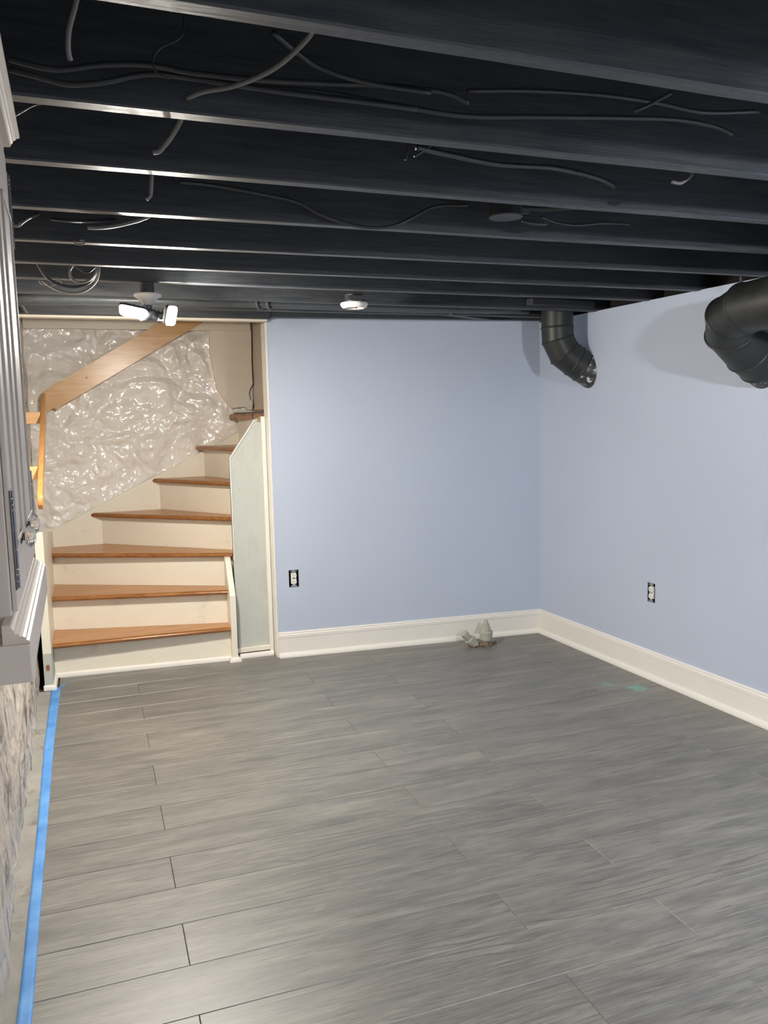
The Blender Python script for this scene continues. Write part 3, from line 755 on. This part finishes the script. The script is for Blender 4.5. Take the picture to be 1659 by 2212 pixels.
# ------------------------------------------------------------------ outlets
def outlet(label, c, d, nb):
    o = tag(empty('wall_outlet', c, math.atan2(d.y, d.x)), label, 'outlet', 'uncovered wall outlets')
    # local: x along wall, y = into wall (nb) or out, z up
    sgn = 1 if nb.dot(Vector((-d.y, d.x, 0))) > 0 else -1
    def b_(x0, x1, y0, y1, z0, z1, name, mat, par=o, bev=0.0):
        bm = bmesh.new(); ya, yb_ = sorted((y0*sgn, y1*sgn)); box(bm, x0, x1, ya, yb_, z0, z1, bev); return bm_obj(name, bm, mat, par)
    bm = bmesh.new()
    for a in ((-0.030, -0.0285, 0.004, 0.05, -0.053, 0.053), (0.0285, 0.030, 0.004, 0.05, -0.053, 0.053), (-0.030, 0.030, 0.004, 0.05, -0.053, -0.0515), (-0.030, 0.030, 0.004, 0.05, 0.0515, 0.053), (-0.030, 0.030, 0.048, 0.05, -0.053, 0.053)):
        y0, y1 = sorted((a[2]*sgn, a[3]*sgn)); box(bm, a[0], a[1], y0, y1, a[4], a[5])
    bm_obj('junction_box', bm, M['gapdark'], o)
    yk = b_(-0.009, 0.009, 0.001, 0.003, -0.052, 0.052, 'mounting_yoke', M['zinc'], o)
    for z in (-0.046, 0.046):
        b_(-0.019, 0.019, -0.0005, 0.0012, z-0.004, z+0.004, 'plaster_ear', M['zinc'], yk, 0.0005)
    b_(-0.0165, 0.0165, 0.002, 0.028, -0.034, 0.034, 'receptacle_body', M['plastic'], o, 0.002)
    for z in (-0.0195, 0.0195):
        bm = bmesh.new(); n = 24; ps = []
        for i in range(n):
            a = 2*math.pi*i/n; x = 0.0172*math.cos(a); zz = 0.0172*math.sin(a); zz = max(-0.0140, min(0.0140, zz)); ps.append(Vector((x, 0.002*sgn, z+zz)))
        prism(bm, ps, (0, -0.006*sgn, 0), 0.001)
        fc = bm_obj('receptacle_face', bm, M['plastic'], o)
        bm = bmesh.new()
        for x, h in ((-0.006, 0.0042), (0.006, 0.0034)):
            y0, y1 = sorted((-0.0036*sgn, -0.0046*sgn)); box(bm, x-0.0011, x+0.0011, y0, y1, z+0.002-h, z+0.002+h)
        lathe(bm, [(0, 0.0046), (0.0024, 0.0046), (0.0024, 0.0036)], (0, 0, z-0.0082), Vector((0, -sgn, 0)), 10)
        bm_obj('slots', bm, M['slot'], fc)
    return o
cb = Vector((*pb0, 0))+dB*ob; cb.z = oz1
outlet('uncovered white duplex outlet in the back blue wall near the stairs', cb, dB, nB)
cr_ = Vector((*CR, 0))+dR*s2; cr_.z = oz2
outlet('uncovered white duplex outlet in the right hand blue wall', cr_, dR, nR)

# ------------------------------------------------------------------ PVC cleanout stubs at the back wall
pv = tag(empty('drain_stub', (2.33, 4.655, 0)), 'upright grey stepped plastic drain stub rising from the floor hole', 'pipe', 'grey drain stubs')
bm = bmesh.new()
lathe(bm, [(0, 0.030), (0.036, 0.030), (0.040, 0.036), (0.040, 0.072), (0.044, 0.074), (0.045, 0.090), (0.041, 0.094), (0.030, 0.094)], (0, 0, 0), Vector((0.02, 0, 1)), 28)
bm_obj('hub', bm, M['pvc'], pv, True, 22)
bm = bmesh.new()
lathe(bm, [(0.031, 0.092), (0.029, 0.118), (0.0235, 0.119), (0.023, 0.140), (0.017, 0.141), (0.013, 0.152), (0.012, 0.164), (0.008, 0.168), (0, 0.168)], (-0.002, 0, 0), Vector((0.02, 0, 1)), 28)
bm_obj('reducer', bm, M['pvc'], pv, True, 22)
bm = bmesh.new(); lathe(bm, [(0.030, -0.003), (0.030, 0.03)], (0, 0, 0), Vector((0, 0, 1)), 20); bm_obj('neck', bm, M['mortar'], pv, True)
p2 = tag(empty('drain_stub', (2.255, 4.665, 0)), 'tilted grey capped plastic drain stub left of the stepped one', 'pipe', 'grey drain stubs')
ax = Vector((-0.78, 0.05, 0.85)).normalized()
bm = bmesh.new()
lathe(bm, [(0.0, -0.004), (0.031, -0.004), (0.031, 0.036), (0.035, 0.038), (0.035, 0.054), (0.030, 0.056), (0.021, 0.056)], (0, 0, 0.008), ax, 24); bm_obj('hub', bm, M['pvc'], p2, True, 22)
bm = bmesh.new()
lathe(bm, [(0.0205, 0.054), (0.0205, 0.078), (0.025, 0.080), (0.025, 0.110), (0.020, 0.114), (0, 0.114)], (0, 0, 0.008), ax, 24); bm_obj('cap', bm, M['pvc'], p2, True, 22)
# broken mortar round them
bm = bmesh.new()
for i in range(60):
    a = random.uniform(0, 6.28); r = random.uniform(0.02, 1.0)
    x = 2.305+0.105*r*math.cos(a); y = 4.655+0.036*r*math.sin(a); s = random.uniform(0.004, 0.013)
    q = bmesh.ops.create_icosphere(bm, subdivisions=1, radius=s)
    for v in q['verts']: v.co = Vector((v.co.x*random.uniform(.7, 1.3)+x, v.co.y*random.uniform(.7, 1.3)+y, v.co.z*0.8+0.003+s*0.4))
tag(bm_obj('mortar_rubble', bm, M['mortar']), 'crumbled brown mortar packed around the grey drain stubs', 'rubble', None, 'stuff')

# ------------------------------------------------------------------ masking tape
def edge(pts, y):
    for (ya, xa), (yb_, xb) in zip(pts, pts[1:]):
        if (ya-y)*(yb_-y) <= 0: return xa+(xb-xa)*(y-ya)/(yb_-ya)
    return pts[-1][1]
EL = [(4.87, -0.288), (4.84, -0.293), (4.05, -0.290), (2.94, -0.270), (2.52, -0.267), (2.1, -0.262), (YN, -0.25)]
ER = [(4.87, -0.236), (4.84, -0.243), (4.03, -0.247), (2.93, -0.236), (2.39, -0.230), (2.08, -0.226), (YN, -0.20)]
vs_, fs_ = [], []
n = 260
for i in range(n+1):
    y = 4.866-(4.866-0.2)*i/n
    a, b = edge(EL, y)+0.0012*noise.noise(Vector((y*9, 0, 0))), edge(ER, y)+0.0008*noise.noise(Vector((y*7, 5, 0)))
    for k in range(5):
        t = k/4; x = a+(b-a)*t
        z = 0.0012 + 0.0006*noise.noise(Vector((x*90, y*14, 2)))
        if x < -0.252: z = 0.0012-0.002*min(1, (-0.252-x)/0.02)
        if k == 0 and noise.noise(Vector((y*5, 9, 9))) > 0.15: z += 0.003
        vs_.append((x, y, z))
for i in range(n):
    for k in range(4): a = i*5+k; fs_.append((a, a+1, a+6, a+5))
tp = mesh_obj('masking_tape', vs_, fs_, M['tape'], None, True); tag(tp, 'long strip of blue masking tape along the left edge of the floor', 'tape')
md = tp.modifiers.new('thick', 'SOLIDIFY'); md.thickness = 0.0004; md.offset = 1
bm = bmesh.new(); prism(bm, [Vector((-0.241, 4.848, 0.0012)), Vector((-0.226, 4.878, 0.0012)), Vector((-0.216, 4.905, 0.0012)), Vector((-0.224, 4.912, 0.0012)), Vector((-0.238, 4.892, 0.0012)), Vector((-0.243, 4.86, 0.0012))], (0, 0, 0.0008))
bm_obj('tape_tail', bm, M['tape'], tp)

# ------------------------------------------------------------------ ducts
def duct(label, path, r, seams, endn, z):
    o = tag(empty('air_duct', path[0]), label, 'duct', 'black round ducts'); off = Vector(path[0])
    P = [Vector(p)-off for p in path]
    seg = 40
    # straight sections as separate gores, each joint a raised bead
    def ring_frame(i):
        t1 = (P[i]-P[i-1]).normalized() if i > 0 else (P[1]-P[0]).normalized()
        t2 = (P[i+1]-P[i]).normalized() if i < len(P)-1 else (P[i]-P[i-1]).normalized()
        return (t1+t2).normalized(), t1
    rings = []
    N = None
    for i in range(len(P)):
        tm, t1 = ring_frame(i)
        if i == len(P)-1: tm = Vector(endn)
        if N is None: N = t1.orthogonal().normalized()
        N = (N-t1*N.dot(t1)).normalized(); B = t1.cross(N)
        ring = []
        for k in range(seg):
            a = 2*math.pi*k/seg; q = (N*math.cos(a)+B*math.sin(a))*r
            # slide along t1 to the mitre plane
            s = -q.dot(tm)/t1.dot(tm); ring.append(P[i]+q+t1*s)
        rings.append((ring, P[i], tm))
    for i in range(len(P)-1):
        bm = bmesh.new()
        a = [bm.verts.new(v) for v in rings[i][0]]; b = [bm.verts.new(v) for v in rings[i+1][0]]
        for k in range(seg): bm.faces.new((a[k], a[(k+1) % seg], b[(k+1) % seg], b[k]))
        g = bm_obj('duct_section', bm, M['duct'] if i < len(P)-2 else M['collar'], o, True)
        if i > 0:
            bm = bmesh.new(); rg = rings[i][0]; c = rings[i][1]
            pr = [(-0.006, 1.0), (-0.003, 1.035), (0.0, 1.05), (0.003, 1.035), (0.006, 1.0)]
            rr = [[bm.verts.new(c+(v-c)*s+rings[i][2]*h) for v in rg] for h, s in pr]
            for x, y in zip(rr, rr[1:]):
                for k in range(seg): bm.faces.new((x[k], x[(k+1) % seg], y[(k+1) % seg], y[k]))
            bm_obj('seam', bm, M['duct'], g, True)
    return o
duct('smaller black round duct bending from the ceiling into the right wall by the corner', [(2.655, 4.33, 2.261), (2.655, 4.33, 1.985), (2.660, 4.33, 1.915), (2.700, 4.322, 1.835), (2.765, 4.308, 1.785), (2.812, 4.297, 1.752), (2.8325, 4.290, 1.738)], 0.094, None, (1, 0.0487, 0), 0)
duct('large black round duct at the right edge elbowing into the blue wall', [(2.55, 1.08, 2.261), (2.55, 1.08, 2.04), (2.552, 1.14, 1.975), (2.554, 1.24, 1.950), (2.575, 2.74, 1.895), (2.600, 2.85, 1.868), (2.655, 2.915, 1.820), (2.79, 2.95, 1.735), (2.872, 2.966, 1.694), (2.897, 2.970, 1.683)], 0.103, None, (1, 0.0487, 0), 0)

# ------------------------------------------------------------------ lamps
def fixture(label, loc, rot, ledmat, panels):
    o = tag(empty('ceiling_lamp', loc, rot), label, 'lamp', 'ceiling lamps with three light panels')
    bm = bmesh.new(); lathe(bm, [(0, 0.0), (0.056, 0.0), (0.058, -0.006), (0.054, -0.012), (0.040, -0.020), (0.030, -0.032), (0.024, -0.040), (0.022, -0.046), (0, -0.046)], (0, 0, 0), Vector((0, 0, 1)), 36)
    bm_obj('lampholder', bm, M['porcelain'], o, True, 50)
    bm = bmesh.new(); lathe(bm, [(0, -0.045), (0.016, -0.045), (0.016, -0.062), (0.030, -0.066), (0.040, -0.075), (0.042, -0.10), (0.034, -0.112), (0, -0.115)], (0, 0, 0), Vector((0, 0, 1)), 28)
    hub = bm_obj('hub', bm, M['alu'], o, True, 40)
    if loc[2] < 2.04:
        bm = bmesh.new(); lathe(bm, [(0, 0.0), (0.028, 0.0), (0.028, 0.046), (0, 0.046)], (0, 0, 0.0005), Vector((0, 0, 1)), 8); bm_obj('mounting_box', bm, M['black_cable'], o)
    for (c, n, ux, w, h) in panels:
        c, n, ux = Vector(c), Vector(n).normalized(), Vector(ux)
        ux = (ux-n*ux.dot(n)).normalized(); uy = n.cross(ux)
        def rr(s, off):
            ps = []
            for q in range(4):
                sx, sy = ((1, 1), (-1, 1), (-1, -1), (1, -1))[q]
                for k in range(5):
                    a = math.pi/2*q + math.pi/2*k/4; rad = 0.018
                    ps.append(c+ux*(sx*(w/2*s-rad)+rad*math.cos(a))+uy*(sy*(h/2*s-rad)+rad*math.sin(a))+n*off)
            return ps
        bm = bmesh.new(); prism(bm, rr(1.0, -0.012), n*0.012, 0.002)
        for k in range(5):
            q = c+ux*(w*0.14*(k-2))-n*0.012
            prism(bm, [q-ux*0.0015-uy*h*0.35, q+ux*0.0015-uy*h*0.35, q+ux*0.0015+uy*h*0.35, q-ux*0.0015+uy*h*0.35], -n*0.012)
        wg = bm_obj('wing', bm, M['alu'], o)
        bm = bmesh.new(); vv = [bm.verts.new(p) for p in rr(0.90, 0.001)]; f = bm.faces.new(vv)
        me = bpy.data.meshes.new('led_panel'); 
        bm.normal_update()
        if f.normal.dot(n) < 0: f.normal_flip()
        ex = bmesh.ops.extrude_face_region(bm, geom=[f]); 
        for v in [e for e in ex['geom'] if isinstance(e, bmesh.types.BMVert)]: v.co += n*0.003
        bm_obj('led_panel', bm, ledmat, wg)
        bm = bmesh.new(); tube(bm, [Vector((0, 0, -0.085)), c-n*0.012], 0.009, 8); bm_obj('wing_arm', bm, M['alu'], wg, True)
    return o
fixture('bright white ceiling lamp with tilted light panels in front of the stairs', (0.262, 3.655, 2.018), 0, M['led_warm'],
        [((-0.062, -0.02, -0.078), (-0.22, -0.40, -0.85), (1, 0, 0), 0.118, 0.080), ((0.090, -0.035, -0.092), (0.88, -0.40, -0.25), (0.45, 1, 0.1), 0.110, 0.085), ((0.03, 0.085, -0.080), (-0.20, 0.36, -0.91), (1, 0, 0), 0.115, 0.092)])
fixture('white ceiling lamp behind the viewer lighting the room', (1.38, 0.02, 2.055), 0.0, M['led_cool'],
        [((-0.080, -0.03, -0.088), (-0.15, -0.35, -0.92), (0, 1, 0), 0.10, 0.08), ((0.055, 0.075, -0.088), (0.90, 0.28, -0.38), (0.3, -0.9, 0), 0.14, 0.075), ((0.070, -0.060, -0.088), (0.90, 0.02, -0.40), (0.1, 1, 0), 0.13, 0.075)])

# white ring of an unfinished ceiling box
rg = tag(empty('light_box', (1.262, 3.93, 2.03)), 'white round ceiling ring on a black box between joists before the blue wall', 'light box')
bm = bmesh.new(); lathe(bm, [(0.048, 0.010), (0.066, 0.012), (0.069, 0.004), (0.060, -0.010), (0.050, -0.014), (0.046, -0.008), (0.044, 0.010), (0.048, 0.010)], (0, 0, 0), Vector((0, 0, 1)), 40); bm_obj('ring', bm, M['plastic'], rg, True, 50)
bm = bmesh.new(); lathe(bm, [(0.046, 0.010), (0.046, 0.05), (0, 0.05)], (0, 0, 0), Vector((0, 0, 1)), 24); bm_obj('box', bm, M['black_cable'], rg, True, 40)
bm = bmesh.new(); box(bm, -0.024, -0.004, -0.06, -0.057, 0.008, 0.231); box(bm, 0.002, 0.022, -0.06, -0.057, 0.008, 0.231); box(bm, -0.05, 0.05, -0.07, -0.04, 0.02, 0.04); bm_obj('bracket', bm, M['black_cable'], rg)
bm = bmesh.new(); tube(bm, smooth_path([Vector((-0.01, 0, 0.03)), Vector((0.0, -0.01, -0.004)), Vector((0.012, 0.0, -0.012)), Vector((0.02, 0.0, 0.02))]), 0.003, 6); bm_obj('wire', bm, M['rough_wood'], rg, True)

# round junction box and flexible conduit
jb = tag(empty('junction_box', (1.262, 2.36, 2.093)), 'round black junction box hanging between the middle joists', 'junction box')
bm = bmesh.new(); lathe(bm, [(0, 0.0), (0.052, 0.0), (0.053, 0.004), (0.050, 0.006), (0.050, 0.055), (0, 0.056)], (0, 0, 0), Vector((0, 0, 1)), 30); bm_obj('box', bm, M['black_cable'], jb, True, 40)
bm = bmesh.new(); tube(bm, [Vector((0.045, -0.005, 0.03)), Vector((0.075, -0.012, 0.03))], 0.017, 14); bm_obj('connector', bm, M['black_cable'], jb, True, 40)
def flex(label, pts, r, ribs=True, mat='black_cable', name='flexible_conduit', n=14):
    P = smooth_path(pts, n)
    if ribs:
        Q = []; rs = []
        L = [0]
        for a, b in zip(P, P[1:]): L.append(L[-1]+(b-a).length)
        s = 0; i = 0; k = 0
        while s < L[-1]:
            while L[i+1] < s: i += 1
            t = (s-L[i])/(L[i+1]-L[i]); Q.append(P[i].lerp(P[i+1], t)); rs.append(r if k % 2 == 0 else r*0.78); k += 1; s += 0.0042
        P, r = Q, rs
    o0 = P[0].copy()
    bm = bmesh.new(); tube(bm, [p-o0 for p in P], r, 8)
    ob = bm_obj(name, bm, M[mat], None, True); ob.location = o0
    return tag(ob, label, 'conduit', 'ribbed flexible conduits')
flex('ribbed flexible conduit leaving the round junction box to the right', [(1.335, 2.348, 2.123), (1.40, 2.33, 2.122), (1.52, 2.26, 2.125), (1.62, 2.17, 2.135), (1.70, 2.09, 2.16)], 0.010)
flex('ribbed flexible conduit hanging right of centre under the third joist gap', [onY(u, v, y) for u, v, y in ((900, 318, 1.77), (985, 337, 1.82), (1080, 355, 1.86), (1200, 363, 1.90), (1290, 384, 1.97), (1328, 403, 2.0))], 0.007)
# painted rigid pipe along the back joists
P = [Vector((-0.30, 4.27, 2.077)), Vector((0.8, 4.30, 2.077)), Vector((1.8, 4.36, 2.077)), Vector((2.5, 4.40, 2.09))]
bm = bmesh.new(); o0 = P[0].copy(); tube(bm, [p-o0 for p in smooth_path(P)], 0.020, 14)
ob = bm_obj('ceiling_pipe', bm, M['pipe_paint'], None, True); ob.location = o0; tag(ob, 'dark painted pipe running between the last joists before the blue wall', 'pipe')
for dx in (0.0, 0.055):
    bm = bmesh.new(); tube(bm, smooth_path([Vector((0.86+dx-P[0].x, 4.28-P[0].y, 0.05)), Vector((0.845+dx-P[0].x, 4.272-P[0].y, 0.0)), Vector((0.86+dx-P[0].x, 4.285-P[0].y, -0.026)), Vector((0.88+dx-P[0].x, 4.32-P[0].y, 0.0)), Vector((0.885+dx-P[0].x, 4.33-P[0].y, 0.05))]), 0.007, 8); bm_obj('pipe_clamp', bm, M['pipe_paint'], ob, True)

# ------------------------------------------------------------------ cables
UP = ('poking down', 'curving left', 'bent dark', 'faint hanging')     # rooted at the subfloor
def cable(label, pix, r=0.005, mat='black_cable', flat=1.0):
    Q = [onY(u, v, y) for u, v, y in pix]
    if any(k in label for k in UP): Q = [Vector((Q[0].x+0.012, Q[0].y+0.006, 2.262)), Vector((Q[0].x+0.008, Q[0].y+0.004, max(Q[0].z+0.02, 2.17)))] + Q
    P = smooth_path(Q)
    o0 = P[0].copy(); bm = bmesh.new(); tube(bm, [p-o0 for p in P], r, 8, flat)
    ob = bm_obj('cable', bm, M[mat], None, True); ob.location = o0
    return tag(ob, label, 'cable', 'loose cables and wires among the ceiling joists')
cable('short grey cable end dangling at the top left corner', [(170, -30, 1.36), (163, 10, 1.38), (150, 60, 1.40), (147, 95, 1.41), (149, 118, 1.42), (153, 130, 1.425)], 0.0042, 'grey_cable')
cable('grey cable sagging from the nearest joist into the second one', [(680, 60, 1.40), (660, 88, 1.43), (610, 135, 1.48), (560, 165, 1.53), (500, 187, 1.57), (440, 198, 1.61), (405, 212, 1.645)], 0.0046, 'grey_cable')
cable('grey cable end poking down behind the second joist', [(395, 240, 1.76), (386, 268, 1.78), (368, 298, 1.80), (352, 318, 1.81), (343, 327, 1.815), (331, 329, 1.82)], 0.0052, 'grey_cable')
cable('short grey hooked cable hanging under the third joist', [(329, 350, 2.13), (328, 385, 2.14), (326, 418, 2.15), (324, 424, 2.15), (317, 431, 2.15)], 0.0046, 'grey_cable')
cable('grey cable end curving left below the fourth joist', [(325, 460, 2.56), (308, 473, 2.57), (278, 482, 2.58), (245, 489, 2.59), (215, 492, 2.60), (189, 492, 2.60)], 0.0052, 'grey_cable')
cable('faint straight cable end at the left under the fourth joist', [(255, 474, 2.915), (205, 478, 2.80), (150, 477, 2.70), (110, 473, 2.70)], 0.005)
cable('small hooked cable beside the cabinet corner under the fourth joist', [(85, 462, 2.915), (62, 471, 2.70), (48, 480, 2.60), (40, 487, 2.60), (32, 487, 2.60), (25, 480, 2.60)], 0.005, 'grey_cable')
cable('thin cable beside the crown moulding under the second joist', [(95, 222, 1.74), (72, 226, 1.75), (50, 238, 1.76), (30, 250, 1.78)], 0.003)
cable('first sagging cable of the coil above the stairs, reaching far left', [(80, 568, 3.36), (100, 598, 3.38), (126, 614, 3.40), (160, 620, 3.42), (190, 612, 3.42), (207, 592, 3.42), (213, 573, 3.42)], 0.006, 'black_cable')
cable('small bright loop of cable above the stairs', [(158, 571, 3.40), (150, 588, 3.40), (157, 604, 3.40), (176, 611, 3.40), (196, 603, 3.40), (207, 588, 3.40), (210, 572, 3.40)], 0.0045, 'grey_cable')
cable('lowest big loop of cable above the stairs', [(90, 606, 3.50), (118, 624, 3.50), (150, 633, 3.50), (180, 630, 3.50), (203, 614, 3.50), (213, 594, 3.48), (214, 574, 3.46)], 0.0045, 'grey_cable')
cable('shallow top loop of cable above the stairs', [(164, 574, 3.37), (178, 586, 3.37), (192, 588, 3.37), (207, 576, 3.37)], 0.003, 'black_cable')
for lab, pts in (('bent wire staple holding the coil of cable at its left', ((84, 606, 3.55), (90, 613, 3.55), (110, 616, 3.55), (124, 613, 3.55), (131, 615, 3.55), (130, 606, 3.55), (118, 608, 3.55))),
                 ('thin wire staple on the fifth joist at the left', ((160, 520, 2.88), (165, 527, 2.88), (180, 527, 2.88), (182, 521, 2.88), (172, 518, 2.88)))):
    cable(lab, pts, 0.003, 'grey_cable')
cable('long dark cable looping low across the fourth joist', [(390, 393, 2.36), (460, 400, 2.38), (560, 418, 2.40), (640, 436, 2.42), (690, 462, 2.43), (745, 482, 2.44), (800, 492, 2.44), (850, 488, 2.44), (890, 470, 2.44), (940, 446, 2.42), (1010, 443, 2.38)], 0.0052)
cable('thin dark cable wandering right of the round junction box', [(1170, 468, 2.36), (1200, 480, 2.38), (1245, 486, 2.40), (1300, 482, 2.40), (1360, 484, 2.40)], 0.004)
cable('short dark cable below the flexible conduit by the junction box', [(1128, 477, 2.34), (1150, 483, 2.34), (1178, 484, 2.34), (1180, 478, 2.34)], 0.005)
cable('bent dark cable end under the second joist at the right', [(1495, 370, 1.80), (1490, 382, 1.80), (1478, 392, 1.80), (1468, 396, 1.80), (1452, 393, 1.80)], 0.0042, 'grey_cable')
cable('left prong of the forked wires under the second joist', [(882, 310, 1.78), (880, 325, 1.78), (876, 346, 1.78)], 0.003)
cable('right prong of the forked wires under the second joist', [(930, 315, 1.78), (915, 325, 1.78), (895, 338, 1.78)], 0.003)
Yb = 1.58
cable('upper dark cable of the bundle in front of the second joist', [(20, 128, Yb), (120, 150, Yb), (220, 140, Yb), (320, 140, Yb), (420, 158, Yb), (560, 172, Yb), (700, 180, Yb), (850, 186, Yb), (960, 200, Yb), (1012, 222, Yb)], 0.0055)
cable('lower dark cable of the bundle, dipping at the far left', [(20, 150, Yb+.02), (90, 168, Yb+.02), (150, 182, Yb+.02), (220, 178, Yb+.02), (330, 160, Yb+.02), (470, 178, Yb+.02), (620, 200, Yb+.02), (800, 222, Yb+.02), (900, 236, Yb+.02)], 0.0055)
cable('dark cable of the bundle running far to the right and dropping', [(540, 188, Yb+.03), (700, 200, Yb+.03), (850, 226, Yb+.03), (1000, 250, Yb+.03), (1150, 252, Yb+.03), (1330, 254, Yb+.03), (1460, 258, Yb+.03), (1540, 272, Yb+.03), (1582, 290, Yb+.03)], 0.0055)
cable('dark cable crossing the bundle diagonally from the first joist', [(590, 70, 1.50), (650, 120, 1.545), (700, 150, 1.56), (800, 180, 1.565), (930, 200, 1.565)], 0.005)
cable('dark cable arching behind the first joist at the right', [(1010, 196, Yb), (1150, 196, Yb), (1300, 205, Yb), (1420, 222, Yb), (1520, 242, Yb), (1640, 240, Yb)], 0.005)
cable('short thin cable angled up behind the first joist at the right', [(1370, 240, 1.50), (1410, 222, 1.48), (1450, 200, 1.44)], 0.004)
cable('thin faint hanging loop of wire near the upper left', [(390, 80, 1.50), (345, 105, 1.50), (330, 132, 1.50), (340, 158, 1.50), (365, 170, 1.50)], 0.0016)
cable('dark vertical wire below a joist by the big duct', [(1602, 594, 2.98), (1600, 600, 2.98), (1601, 612, 2.98)], 0.005)
cable('pale torn insulation strip beside the cabinet top corner above the stairs', [(42, 656, 4.75), (50, 662, 4.75), (56, 672, 4.75), (60, 676, 4.75)], 0.006, 'grey_cable')
